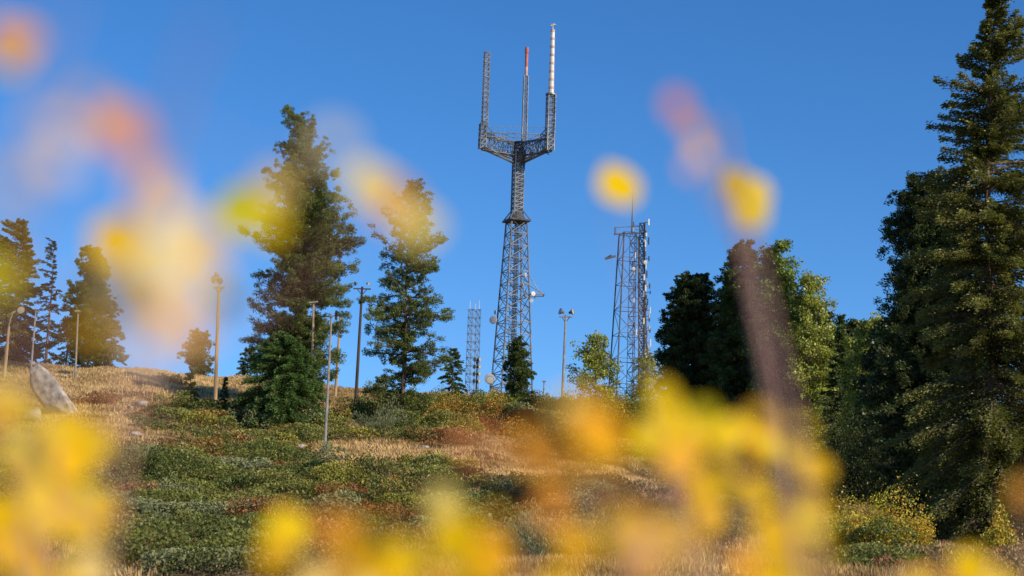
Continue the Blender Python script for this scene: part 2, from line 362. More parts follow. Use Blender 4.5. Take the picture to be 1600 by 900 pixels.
tree("small round pine on the knoll crest",308,176,580,520,[(524,298,320),(538,286,332),(556,280,342),(574,286,336)],'pine','fir',80,70,.22,.1)
tree("low shrubby conifer on the knoll crest",386,170,590,546,[(549,380,398),(564,372,408),(588,370,410)],'fir','fir',60,60,.24,.0,name="fir_tree")
tree("very small fir seedling on the slope",296,124,632,578,[(580,294,300),(600,282,312),(628,272,320)],'fir','fir',60,60,.18,.0,name="fir_tree")
tree("very small fir seedling by the light pole",350,123,640,590,cone(592,638,350,13),'fir','fir',50,60,.17,.0,name="fir_tree")
tree("yellow-green young aspen on the ridge",930,140,622,528,[(532,922,946),(550,905,960),(575,890,966),(600,888,968),(615,895,960)],'broad','aspen',70,34,.16,.08,name="aspen_tree",cat="tree")
tree("yellow-green young aspen beside the tower base",1010,150,630,556,[(560,1000,1020),(580,990,1032),(610,984,1036)],'broad','aspen',50,34,.16,.08,name="aspen_tree",cat="tree")
tree("dark rounded pine at the edge of the grove",1078,124,690,434,[(438,1070,1102),(458,1044,1126),(480,1038,1134),(520,1032,1136),(560,1026,1138),(600,1022,1140),(650,1026,1134)],'pine','dark',420,105,.2,.04,sr=(.6,1.1))
tree("dark conifer rising inside the grove",1150,122,710,382,[(386,1154,1172),(402,1140,1188),(430,1126,1200),(470,1118,1210),(530,1106,1218),(600,1096,1220),(690,1100,1214)],'pine','fir',400,100,.2,.04,sr=(.6,1.1))
tree("green leafy aspen in the grove",1212,118,720,384,[(388,1206,1228),(407,1190,1240),(440,1182,1250),(490,1176,1260),(550,1170,1264),(620,1166,1264),(700,1170,1258)],'broad','green',200,54,.16,.05,name="aspen_tree",sr=(.5,1.1))
tree("pale sunlit aspen with loose crown",1262,116,735,430,[(434,1260,1278),(455,1244,1292),(500,1236,1300),(560,1224,1308),(640,1220,1310),(720,1226,1304)],'broad','aspen',130,44,.15,.05,name="aspen_tree",sr=(.5,1.1))
tree("pointed conifer inside the grove",1312,112,745,490,cone(492,740,1310,56),'fir','fir',200,80,.22,.02,name="fir_tree",sr=(.65,1.1))
tree("yellow-green aspen beside the dark trees",1358,108,755,505,[(509,1350,1376),(530,1330,1394),(580,1318,1402),(640,1312,1404),(740,1318,1398)],'broad','aspen',120,44,.15,.25,name="aspen_tree",sr=(.5,1.1))
tree("yellow-green aspen in the thick of the grove",1296,118,735,515,[(520,1288,1310),(545,1270,1326),(620,1260,1336),(720,1264,1332)],'broad','green',110,50,.16,.2,name="aspen_tree",sr=(.5,1.1))
tree("broad dark leafy tree filling the grove",1240,130,710,470,[(474,1232,1256),(500,1206,1288),(560,1190,1304),(640,1186,1310),(700,1190,1304)],'broad','dark',210,60,.2,.03,name="broadleaf_tree",sr=(.6,1.1))
tree("broad dark leafy tree filling the grove",1340,124,730,515,[(519,1326,1360),(545,1296,1388),(620,1280,1404),(700,1280,1404)],'broad','dark',210,60,.2,.03,name="broadleaf_tree",sr=(.6,1.1))
tree("broad dark leafy tree filling the grove",1400,104,755,500,[(504,1392,1420),(530,1366,1440),(600,1340,1450),(700,1330,1450)],'broad','dark',240,60,.18,.03,name="broadleaf_tree",sr=(.6,1.1))
tree("broad dark leafy tree filling the grove",1150,132,700,520,[(524,1140,1170),(560,1104,1200),(620,1090,1214),(690,1096,1206)],'broad','dark',170,60,.2,.03,name="broadleaf_tree",sr=(.6,1.1))
tree("tall dark dense tree beside the giant spruce",1448,84,832,284,[(288,1438,1486),(312,1408,1504),(340,1392,1520),(380,1382,1530),(440,1376,1530),(500,1380,1530),(560,1370,1534),(640,1364,1534),(720,1370,1534),(790,1378,1524)],'pine','dark',640,92,.15,.04,name="pine_tree",tr=.2,sr=(.5,1.15),lift=.05)
tree("giant sunlit spruce with drooping boughs",1552,73,856,-12,[(-8,1558,1578),(40,1532,1600),(70,1522,1612),(105,1500,1624),(150,1466,1640),(180,1480,1650),(215,1464,1660),(255,1442,1676),(300,1450,1682),(360,1436,1690),(430,1426,1700),(520,1416,1710),(600,1404,1714),(680,1398,1716),(760,1408,1710),(800,1430,1700)],'fir','spruce',760,165,.135,.05,name="spruce_tree",tr=.26,sr=(.4,1.25),gap=9)
tree("dark spruce growing beside the giant spruce",1660,80,850,180,cone(182,850,1655,105),'fir','fir',260,80,.2,.03,name="spruce_tree",sr=(.7,1.1))
tree("shaded spruce in the grove",1490,98,790,270,cone(272,790,1490,115),'fir','dark',320,70,.22,.02,name="spruce_tree",sr=(.7,1.15))
# ------------------------------------------------------------------ bushes
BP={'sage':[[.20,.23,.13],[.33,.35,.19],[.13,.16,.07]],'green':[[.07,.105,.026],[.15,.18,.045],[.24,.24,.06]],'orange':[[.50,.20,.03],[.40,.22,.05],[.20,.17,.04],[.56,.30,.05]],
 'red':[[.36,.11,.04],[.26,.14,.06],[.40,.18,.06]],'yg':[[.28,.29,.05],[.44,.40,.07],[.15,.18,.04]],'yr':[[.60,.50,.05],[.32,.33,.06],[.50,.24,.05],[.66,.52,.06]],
 'dk':[[.025,.038,.015],[.05,.07,.024],[.10,.11,.03]],'dry':[[.32,.26,.12],[.20,.20,.08],[.28,.18,.08]]}  # dk: deep undergrowth shade is put into the leaf colours
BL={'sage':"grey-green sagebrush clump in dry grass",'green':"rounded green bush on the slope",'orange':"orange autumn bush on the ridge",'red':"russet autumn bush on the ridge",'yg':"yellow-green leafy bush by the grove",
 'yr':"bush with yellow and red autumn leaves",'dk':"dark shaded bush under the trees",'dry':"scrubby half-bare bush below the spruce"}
def bush(px_,py_,wd,ht,ty,D=None):
    r=np.random.default_rng(int(px_*7+py_))
    if D is None: x0,D,z0=ground_hit(px_,py_)
    else: x0=w(px_,py_,D)[0]; z0=float(gz(x0,D))
    s=D/F; Rx=wd/2*s; Hh=ht*s; n=int(min(12000,700+wd*ht*(1.3 if ty!='dk' else .7)))
    d=unit(r.normal(size=(n,3))); d[:,2]=np.abs(d[:,2]); lob=1+.22*np.sin(d[:,0]*5+px_)+.18*np.sin(d[:,1]*6+py_)+.15*np.sin(d[:,2]*7+d[:,0]*4)
    rr=r.random(n)**.45*lob; rr*=np.where(r.random(n)<.12,1.2,1)
    C=np.stack([d[:,0]*rr*Rx,d[:,1]*rr*Rx*.8,d[:,2]*rr*Hh*.95+.03],1)
    C[:,2]+=gz(x0+C[:,0],D+C[:,1])-z0
    ls=max(.07,2.6*s)*r.uniform(.6,1.3,n)
    U=unit(r.normal(size=(n,3))*(.35 if ty in('sage','dry') else .9)+np.array([0,0,.6])+d*.4); Vv=unit(np.cross(U,r.normal(size=(n,3))))
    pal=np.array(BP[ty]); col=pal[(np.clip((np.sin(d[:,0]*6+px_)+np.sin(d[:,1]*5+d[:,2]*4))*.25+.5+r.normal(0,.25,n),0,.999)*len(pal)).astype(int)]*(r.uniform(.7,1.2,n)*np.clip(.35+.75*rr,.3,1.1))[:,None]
    asp=.22 if ty in('sage','dry') else .6
    e=thing("bush",(x0,D,z0-.02),BL[ty],"bush")
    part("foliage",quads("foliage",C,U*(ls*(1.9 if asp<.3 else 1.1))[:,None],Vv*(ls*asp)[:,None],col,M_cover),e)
    segs=[((r.normal(0,.06),r.normal(0,.06),-.05),tuple(C[r.integers(n)]*.85),.02,.008) for _ in range(14)]
    part("stem",tubes("stem",segs,M_bark,4),e)
for b in [(598,674,105,38,'sage'),(560,655,70,30,'green'),(650,652,85,36,'green'),(700,662,80,40,'orange'),(768,656,78,38,'orange'),(765,672,70,24,'red'),(735,648,60,30,'green'),
 (820,648,66,36,'green'),(672,638,60,26,'green'),(858,652,60,32,'orange'),(905,652,66,36,'green'),(950,656,70,40,'yg'),(690,688,90,22,'red'),(640,688,80,22,'green'),(800,686,90,26,'orange'),(850,680,80,28,'green'),
 (900,690,90,32,'orange'),(960,690,90,34,'red'),(1005,665,90,60,'yg'),(1100,668,90,84,'yg'),(1055,672,70,66,'green'),(1030,700,100,36,'orange'),(730,676,70,22,'yg'),(670,668,60,20,'yg'),(840,664,60,22,'yg'),(610,648,60,24,'orange'),
 (785,640,70,26,'green'),(880,644,50,28,'yg'),(725,640,50,22,'orange'),(590,640,60,24,'green'),(980,650,70,44,'green'),(930,648,50,34,'orange'),(845,645,40,26,'green'),
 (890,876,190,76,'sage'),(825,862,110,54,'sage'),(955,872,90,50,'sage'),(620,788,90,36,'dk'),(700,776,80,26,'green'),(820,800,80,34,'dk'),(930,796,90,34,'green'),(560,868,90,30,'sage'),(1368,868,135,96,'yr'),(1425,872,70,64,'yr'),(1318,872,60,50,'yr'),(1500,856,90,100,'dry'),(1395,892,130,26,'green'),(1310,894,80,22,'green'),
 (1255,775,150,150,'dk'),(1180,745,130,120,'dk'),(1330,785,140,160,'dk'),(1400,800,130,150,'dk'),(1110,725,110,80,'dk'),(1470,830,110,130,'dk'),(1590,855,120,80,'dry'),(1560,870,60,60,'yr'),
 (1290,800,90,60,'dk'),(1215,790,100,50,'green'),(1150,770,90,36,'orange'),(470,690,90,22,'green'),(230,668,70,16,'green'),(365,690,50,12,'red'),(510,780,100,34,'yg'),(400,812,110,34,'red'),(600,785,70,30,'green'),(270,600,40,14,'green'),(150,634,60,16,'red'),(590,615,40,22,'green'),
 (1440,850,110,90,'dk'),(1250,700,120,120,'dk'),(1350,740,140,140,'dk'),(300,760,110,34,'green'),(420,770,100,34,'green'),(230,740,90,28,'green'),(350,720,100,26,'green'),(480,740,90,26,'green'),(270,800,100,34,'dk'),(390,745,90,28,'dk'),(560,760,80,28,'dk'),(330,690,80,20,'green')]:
    bush(*b)
# ------------------------------------------------------------------ rocks
def rock(px_,py_,wp,hp,label,seed,tilt=0,up_=.28):
    x0,D0,z0=ground_hit(px_,py_); 
    s=D0/F; import bmesh
    bm=bmesh.new(); bmesh.ops.create_icosphere(bm,subdivisions=4,radius=1)
    r=random.Random(seed); pl=[(Vector((r.gauss(0,1),r.gauss(0,1),r.gauss(0,.8))).normalized(),r.uniform(.55,.85)) for _ in range(11)]
    for v in bm.verts:
        c=v.co.copy()
        for nn,d in pl:
            q=c.dot(nn)
            if q>d: c-=nn*(q-d)*.9
        c*=1+.03*math.sin(c.x*9+seed)+.02*math.sin(c.z*17+c.y*11)
        v.co=Vector((c.x*wp*s/2,c.y*wp*s/2*.8,c.z*hp*s/2))
    bm.transform(Matrix.Rotation(tilt,4,'Y'))
    me=bpy.data.meshes.new("boulder"); bm.to_mesh(me); bm.free(); me.materials.append(M_rock)
    o=link(bpy.data.objects.new("boulder",me)); o.location=(x0,D0,z0+hp*s*up_); o['label']=label; o['category']='rock'
rock(82,650,46,120,"large leaning pale granite boulder on dry slope",3,-.70,.26)
for i,(a,b,c,d) in enumerate([(222,636,26,12),(240,640,22,9),(212,682,26,10),(372,684,32,10),(390,688,18,8),(205,640,14,8),(662,702,20,8),(50,660,40,30),(470,700,18,8)]):
    rock(a,b,c,d,"small pale granite rock lying in dry grass",10+i)
# ------------------------------------------------------------------ lattice towers
def lattice(segs,c0,c1,hw0,hw1,nb,lr,br,sides=4,rot=.0,style='X',pw=1.0):
    c0=np.array(c0,float); c1=np.array(c1,float); rings=[]
    for i in range(nb+1):
        t=i/nb; c=c0*(1-t)+c1*t; h=(hw0+(hw1-hw0)*t**pw)*math.sqrt(2 if sides==4 else 1.6)
        rings.append([c+np.array([h*math.cos(rot+2*math.pi*(k+.5)/sides),h*math.sin(rot+2*math.pi*(k+.5)/sides),0]) for k in range(sides)])
    for i in range(nb):
        for k in range(sides):
            k2=(k+1)%sides
            segs.append((rings[i][k],rings[i+1][k],lr,lr)); segs.append((rings[i+1][k],rings[i+1][k2],br,br))
            if style=='X' or (i+k)%2==0: segs.append((rings[i][k],rings[i+1][k2],br,br))
            if style=='X' or (i+k)%2==1: segs.append((rings[i][k2],rings[i+1][k],br,br))
def dish(parent,loc,r,dirv,name="dish_antenna",mat=None):
    q=Vector(dirv).to_track_quat('Z','Y').to_matrix().to_4x4(); M=Matrix.Translation(Vector(loc))@q
    me=lathe(name,[(.01,-.45*r),(r*.5,-.38*r),(r*.9,-.15*r),(r,0),(r,.18*r),(r*.97,.19*r),(r*.6,.24*r),(.01,.26*r)],mat or M_white,18,M); part(name,me,parent)
D=300.; x0=w(799,612,D)[0]; z0=float(gz(x0,D)); S=D/F
def zr_(py_,dd=0): return w(806,py_,D+dd)[2]-z0
T=thing("broadcast_tower",(x0,D,z0),"tall grey steel broadcast tower with trident head","tower")
s=[]; zb=zr_(346)
hw_b=2.4; hwp=1.25
zq=zr_(600); hwb=hw_b+ (zq)*(hw_b-hwp)/(zb-zq)
lattice(s,(0,0,0),(0,0,zb),hwb,hwp,19,.13,.062,4,.35)
part("lower_mast",tubes("lower_mast",s,M_steel,5),T)
s=[]; lattice(s,(0,0,0),(0,0,zb),.55,.55,34,.05,.04,3,.2,'Z'); s+= [((a,b,0),(a,b,zb),.11,.11) for a,b in((.2,.1),(-.2,.25),(0,-.3))]
part("cable_ladder",tubes("cable_ladder",s,M_dark,4),T)
zp=zb
it=[(box("b",(0,0,zp+.05),(3.5,3.5,.25),M_dark,.35),1)]
for k in range(4):
    a=.35+math.pi/4+k*math.pi/2; p=np.array([2.35*math.cos(a),2.35*math.sin(a),zp+.1]); it.append((tubes("t",[(p,(p[0]*.3,p[1]*.3,zp+2.0),.1,.1)],M_steel,5),0))
it.append((lathe("l",[(1.5,.2),(.8,1.4),(.01,1.5)],M_dark,12,Matrix.Translation((0,0,zp))),1))
part("platform",merge("platform",it,[M_steel,M_dark]),T)
zu=zr_(236); s=[]; lattice(s,(0,0,zp),(0,0,zu),.70,.70,15,.12,.065,4,.35); s+=[((a,b,zp),(a,b,zu),.13,.13) for a,b in((.3,.1),(-.3,.25),(0,-.3))]
part("upper_mast",tubes("upper_mast",s,M_steel,5),T)
zt0=zr_(230,-4); zt1=zr_(207,-4)
def ax(px_,py_,dd): 
    return w(px_,py_,D+dd)[0]-x0
A3=np.array([ax(754,215,-3.4),-3.4,0]); B3=np.array([ax(859,215,-3.4),-3.4,0]); C3=np.array([ax(819,215,5.2),5.2,0])
s=[]
up=np.array([0,0,1.])
def truss(p,q,za,zc,nb,wd=.5,c=.105,b_r=.055,slim=0):
    d=unit(q-p); n_=np.array([-d[1],d[0],0])*wd
    for i in range(nb):
        a=p+(q-p)*i/nb; b=p+(q-p)*(i+1)/nb
        for sg in(-1,1):
            o=n_*sg
            s.append((a+o+up*za,b+o+up*za,c,c)); s.append((a+o+up*zc,b+o+up*zc,c,c))
            s.append((a+o+up*za,a+o+up*zc,b_r,b_r)); s.append(((a if i%2 else b)+o+up*za,(b if i%2 else a)+o+up*zc,b_r,b_r))
        s.append((a+n_+up*za,a-n_+up*za,b_r,b_r)); s.append((a+n_+up*zc,b-n_+up*zc,b_r,b_r))
for p,q in((B3,C3),(C3,A3)): truss(p,q,zt0,zt1,9)
for p in(A3,B3,C3):
    truss(p,p*0,zt0-.4,zt1-.6,5,.3,.09,.05)
    zc_=zr_(256)
    for e0,e1,q in ((1.0,.10,.12),(.75,.11,.08),(.5,.12,.08)):
        s.append((p*e0+up*(zt0-.1),np.array([0,0,zc_+(1-e0)*2.2])+p*e1,q,q))
    s.append((p+up*(zt1+1.8),p*.68+up*zt1,.08,.08)); s.append((p+up*(zt0-.9),p*.8+up*zt0,.08,.08))
    for sg in(-1,1):
        o=np.array([-p[1],p[0],0])*.12*sg; s.append((p+o+up*zt0,np.array([0,0,zc_])+p*.12+o*.3,.07,.07))
for i in range(9):
    a=A3+(B3-A3)*i/9; b=A3+(B3-A3)*(i+1)/9; s.append((a+up*zt1,b+up*zt1,.08,.08)); s.append((a+up*(zt1-.6),b+up*(zt1-.6),.06,.06)); s.append((a+up*zt1,b+up*(zt1-.6),.04,.04))
for p,q in((A3,B3),(B3,C3),(C3,A3)):
    for i in range(12):
        a=p*1.08+(q-p)*1.08*i/12; b=p*1.08+(q-p)*1.08*(i+1)/12
        s.append((a+up*zt1,a+up*(zt1+1.0),.03,.03)); s.append((a+up*(zt1+1.0),b+up*(zt1+1.0),.03,.03))
part("crown_truss",tubes("crown_truss",s,M_steel,5),T)
part("hub",lathe("hub",[(.01,zr_(256)),(.8,zr_(254)),(1.0,zr_(246)),(.8,zr_(238)),(.85,zt1-.5),(.01,zt1-.4)],M_dark,14),T)
s=[]; lattice(s,(A3[0],A3[1],zt0-.3),(A3[0],A3[1],zr_(196,-3)),.46,.42,5,.10,.055,4,.3)
zl=zr_(83,-3.4); lattice(s,(A3[0]+.25,A3[1],zr_(200,-3)),(A3[0]+.25,A3[1],zl),.38,.36,15,.07,.042,4,.3)
for k in range(15):
    zz=zr_(200)+ (zl-zr_(200))*(k+.3)/15; s.append(((A3[0]-.25,A3[1]-.4,zz),(A3[0]+.75,A3[1]-.35,zz+.25),.055,.055))
part("antenna_mast",tubes("antenna_mast",s,M_steel,5),T,"plain steel lattice antenna mast")
s=[]; lattice(s,(C3[0],C3[1],zt1),(C3[0],C3[1],zr_(118,5)),.36,.32,13,.08,.05,4,.1)
m1=tubes("t",s,M_steel,5); zz=[zr_(v,5) for v in(118,104,92,82,73)]
it=[(m1,0)]
for i in range(4): it.append((tubes("t",[((C3[0],C3[1],zz[i]),(C3[0],C3[1],zz[i+1]),.25 if i<3 else .31,.25 if i<3 else .28)],M_red,10),1 if i!=0 else 2))
part("antenna_mast",merge("antenna_mast",it,[M_steel,M_red,M_band]),T,"lattice mast topped with a red pole")
s=[]; lattice(s,(B3[0],B3[1],zt0-.3),(B3[0],B3[1],zr_(150,-3)),.54,.54,9,.10,.055,4,.3)
for k in range(9):
    zz=zt1+(zr_(150,-3)-zt1)*(k+.5)/9; s.append(((B3[0]-.65,B3[1]-.6,zz),(B3[0]+.75,B3[1]-.6,zz),.08,.08)); s.append(((B3[0]+.7,B3[1]-.6,zz-.3),(B3[0]+.7,B3[1]-.6,zz+.5),.11,.11))
it=[(tubes("t",s,M_steel,5),0),(lathe("l",[(.01,0),(.85,.05),(.85,.3),(.01,.35)],M_steel,14,Matrix.Translation((B3[0],B3[1],zr_(149,-3)))),0)]
z1=zr_(148,-3); z2=zr_(46,-3)
nst=8
for i in range(nst):
    a=z1+(z2-z1)*i/nst; b=z1+(z2-z1)*(i+1)/nst; f=lambda t:.44-.12*t
    it.append((tubes("t",[((B3[0],B3[1],a),(B3[0],B3[1],a+(b-a)*.72),f(i/nst),f((i+.9)/nst))],M_white,12),1))
    it.append((tubes("t",[((B3[0],B3[1],a+(b-a)*.72),(B3[0],B3[1],b),f(i/nst)+.02,f(i/nst)+.02)],M_band,12),2))
zt=z2
it.append((tubes("t",[((B3[0],B3[1],zt),(B3[0],B3[1],zt+.9),.07,.07)]+[((B3[0]+.45*math.cos(a),B3[1]+.45*math.sin(a),zt+.8),(B3[0]+.45*math.cos(a+.8),B3[1]+.45*math.sin(a+.8),zt+.8),.06,.06) for a in np.arange(0,6.2,.785)]+[((B3[0]-.45,B3[1],zt+.8),(B3[0]+.45,B3[1],zt+.8),.05,.05)],M_white,6),1))
part("antenna_mast",merge("antenna_mast",it,[M_steel,M_white,M_band]),T,"lattice mast topped with white cylindrical antenna")
def loc(px_,py_,dd=0): p=w(px_,py_,D+dd); return np.array([p[0]-x0,dd,p[2]-z0])
for (a,b,r_,dv,mt) in [(771,500,.62,(-.4,-1,0),M_grey),(833,459,.36,(.5,-1,0),M_white),(765,592,.8,(0,-1,.1),M_grey),(774,488,.35,(-1,-.6,0),M_grey),(821,430,.36,(1,-.6,0),M_grey),(830,470,.32,(.2,-1,0),M_grey)]:
    dish(T,loc(a,b,-2.2),r_,dv,mat=mt)
p0=loc(816,440,-2); p1=loc(836,462,-2); p2=loc(850,459,-2); p3=loc(820,460,-2)
s=[(p0,p3,.09,.09),(p3,p2,.12,.12),(p0,p2,.08,.08),(p3+[0,2,0],p2+[0,2,0],.12,.12),(p2,p2+[0,2,0],.1,.1),(p3,p3+[0,2,0],.1,.1),(p1,p1+[0,2,0],.1,.1),(loc(812,432,-2),loc(828,432,-2),.07,.07),(loc(828,432,-2),loc(845,460,-2),.07,.07)]
part("side_arm",tubes("side_arm",s,M_steel,5),T)
def tower2():
    D=225.; x0=w(984,612,D)[0]; z0=float(gz(x0,D)); S=D/F
    L=lambda px_,py_,dd=0:(lambda p:np.array([p[0]-x0,dd,p[2]-z0]))(w(px_,py_,D+dd))
    T=thing("communications_tower",(x0,D,z0),"weathered steel lattice communications tower with panel antennas","tower")
    zt=L(985,366)[2]; s=[]; lattice(s,(-.2,0,0),(-.2,0,zt),2.0,1.15,8,.085,.036,4,.2,'Z')
    lattice(s,(.1,0,0),(.1,0,zt),.4,.35,22,.035,.03,3,.2,'Z')
    part("mast",tubes("mast",s,M_steel2,5),T)
    z1=L(1000,352)[2]; xa=L(1001,480)[0]; s=[]
    lattice(s,(xa+.25,-1.2,L(1000,600)[2]),(xa+.0,-1.2,z1),.34,.30,22,.06,.04,3,.1,'X')
    part("antenna_column",tubes("antenna_column",s,M_steel2,5),T)
    r=random.Random(5)
    for k in range(56):
        py_=352+k*4.3; side=r.choice([-1,1,1,1]); p=L(1002+side*r.uniform(3,14),py_,-1.6); it=[]
        h=r.uniform(.3,.85); q=r.uniform(.07,.12)
        it.append((tubes("t",[(p,(p[0],p[1],p[2]+h),q,q)],M_white,6),0)); it.append((tubes("t",[(p+[0,0,h/2],(xa+.1,-1.2,p[2]+h/2),.04,.04)],M_steel,4),1))
        part("panel_antenna",merge("panel_antenna",it,[(M_white,M_dark,M_grey,M_dark)[k%4],M_steel2]),T)
    p=L(987,366); part("whip_antenna",tubes("whip_antenna",[(p,L(988,330),.08,.06),(L(988,330),L(989,298),.06,.03)],M_steel2,6),T)
    a=[L(960,366,-1.3),L(1003,364,-1.3),L(1003,364,1.3),L(962,366,1.3)]; s=[]
    for i in range(4): s+=[(a[i],a[(i+1)%4],.08,.08),(a[i],a[i]+[0,0,.8],.04,.04),(a[i]+[0,0,.8],a[(i+1)%4]+[0,0,.8],.03,.03)]
    part("platform",tubes("platform",s,M_steel2,5),T)
    s=[(L(946,404,-1),L(962,400,-1),.16,.12),(L(946,404,-1),L(955,399,0),.1,.1)]
    part("side_arm",tubes("side_arm",s,M_steel2,5),T)
    for (q,v,r_) in [(990,420,.22),(1008,410,.25),(1010,560,.3)]: dish(T,L(q,v,-1.8),r_,(.5,-1,0),mat=M_grey)
tower2()
def tower3():
    D=215.; x0=w(737,612,D)[0]; z0=float(gz(x0,D)); L=lambda px_,py_,dd=0:(lambda p:np.array([p[0]-x0,dd,p[2]-z0]))(w(px_,py_,D+dd))
    T=thing("radio_mast",(x0,D,z0),"small pale lattice radio mast with short aerials","tower")
    zt=L(737,484)[2]; s=[]; lattice(s,(0,0,0),(0,0,zt),.55,.48,14,.035,.022,4,.5)
    for k in range(14):
        zz=zt*(k+1)/14; s.append(((-.8,-.4,zz),(.8,-.4,zz),.03,.03))
    part("mast",tubes("mast",s,M_steel,5),T)
    for a,h in((-.5,1.0),(.1,.7),(.5,1.1)): part("whip_antenna",tubes("whip_antenna",[((a,0,zt),(a,0,zt+h),.03,.02)],M_white,5),T)
tower3()
# ------------------------------------------------------------------ poles
def flood(parent,loc,r,dirv,name="floodlight"):
    M=Matrix.Translation(Vector(loc))@Vector(dirv).to_track_quat('Z','Y').to_matrix().to_4x4()
    h=lathe(name,[(.01,-1.3*r),(.35*r,-1.25*r),(.45*r,-.7*r),(.75*r,-.35*r),(r,0),(r,.14*r),(.92*r,.14*r)],M_lamp,14,M)
    o=part(name,h,parent); g_=lathe("lens",[(.92*r,.10*r),(.5*r,.15*r),(.01*r,.18*r)],M_glass,14,M); part("lens",g_,o)
def pole(label,pb,pyb,pt,D,mat,r0,lamps=(),arm=None,name="light_pole",cat="light pole",extra=(),grp=None,ptop=None):
    if D is None: D=ground_hit(pb,pyb)[1]
    x0=w(pb,pyb,D)[0]; z0=float(gz(x0,D))-.2; top=w(ptop if ptop else pb+.032*(pyb-pt),pt,D)
    H=top[2]-z0; dx=top[0]-x0
    T=thing(name,(x0,D,z0),label,cat,grp)
    part("pole",tubes("pole",[((0,0,0),(dx*.5,0,H*.5),r0,r0*.85),((dx*.5,0,H*.5),(dx,0,H),r0*.85,r0*.65)],mat,10),T)
    if arm: 
        a=arm; part("crossarm",tubes("crossarm",[((dx-a,0,H-.15),(dx+a,0,H-.15),.05,.05),((dx-a*.6,0,H-.15),(dx,0,H-.6),.025,.025),((dx+a*.6,0,H-.15),(dx,0,H-.6),.025,.025)],M_lamp if mat is not M_dpole else M_dpole,6),T)
    for (lx,lz,r_,dv) in lamps: flood(T,(dx+lx,-.08,H+lz),r_,dv)
    for a,b,q in extra: part("bracket",tubes("bracket",[((dx+a[0],-.15,H+a[1]),(dx+b[0],-.15,H+b[1]),q,q)],M_lamp,6),T)
    return T
pole("tall wooden light pole with clustered floodlights",336,638,446,None,M_pole,.135,[(-.36,.36,.25,(-.8,-.8,-.25)),(.04,.30,.23,(-.3,-1,-.5)),(-.26,.68,.2,(-.9,-.4,.1))],.36)
pole("grey metal pole with two angled floodlights",878,637,492,None,M_gpole,.11,[(-.42,.24,.25,(-.95,-.4,.25)),(.52,.24,.25,(.95,-.4,.25))],.5,ptop=884)
pole("slim grey pole standing on the ridge",509,668,492,105,M_gpole,.08,(),None,name="utility_pole",cat="pole",ptop=518,extra=(((-.1,-.1),(.1,-.1),.05),))
pole("thick weathered pole with small equipment boxes",524,616,490,150,M_pole,.12,(),None,name="utility_pole",cat="pole",ptop=532,extra=(((-.45,-.2),(.1,-.2),.06),((-.4,-1.0),(0,-1.0),.12),((-.3,.2),(-.3,-.5),.1)))
pole("dark wooden pole with crossarm and lamps",556,618,448,140,M_dpole,.125,[(-.5,.2,.15,(-.8,-.5,-.3)),(.45,.2,.15,(.8,-.5,-.3))],.62,ptop=566)
pole("short weathered wooden pole beside the pine",489,605,474,130,M_pole,.10,(),None,name="utility_pole",cat="pole",ptop=490,extra=(((-.3,.0),(.3,.1),.06),))
pole("thin pale pole on the grassy knoll",49,570,484,140,M_gpole,.08,(),None,name="utility_pole",cat="pole",ptop=56,extra=(((-.1,.0),(.1,.0),.06),))
pole("thin pale pole on the grassy knoll",119,570,488,140,M_gpole,.08,(),None,name="utility_pole",cat="pole",ptop=122,extra=(((-.2,.05),(.2,.05),.07),))
pole("short wooden lamp pole with overhanging lamp",7,580,510,135,M_pole,.14,[(.75,1.15,.28,(.5,-.8,-.6))],None,ptop=14,extra=(((0,-.1),(.2,.9),.05),((.2,.9),(.7,1.3),.05)))
pole("short post with stacked small lamps",744,618,560,150,M_dpole,.07,[(a*.2,-.1-.55*k,.17,(a,-.7,0)) for k in range(4) for a in(-1,1)],.2,ptop=746)
pole("short pale marker post on the ridge",849,632,596,150,M_gpole,.07,(),None,name="utility_pole",cat="pole",extra=(((-.15,0),(.15,0),.05),))
pole("short post with round lamp on the ridge",765,622,596,150,M_gpole,.05,[(0,.1,.3,(.2,-1,0))],None)
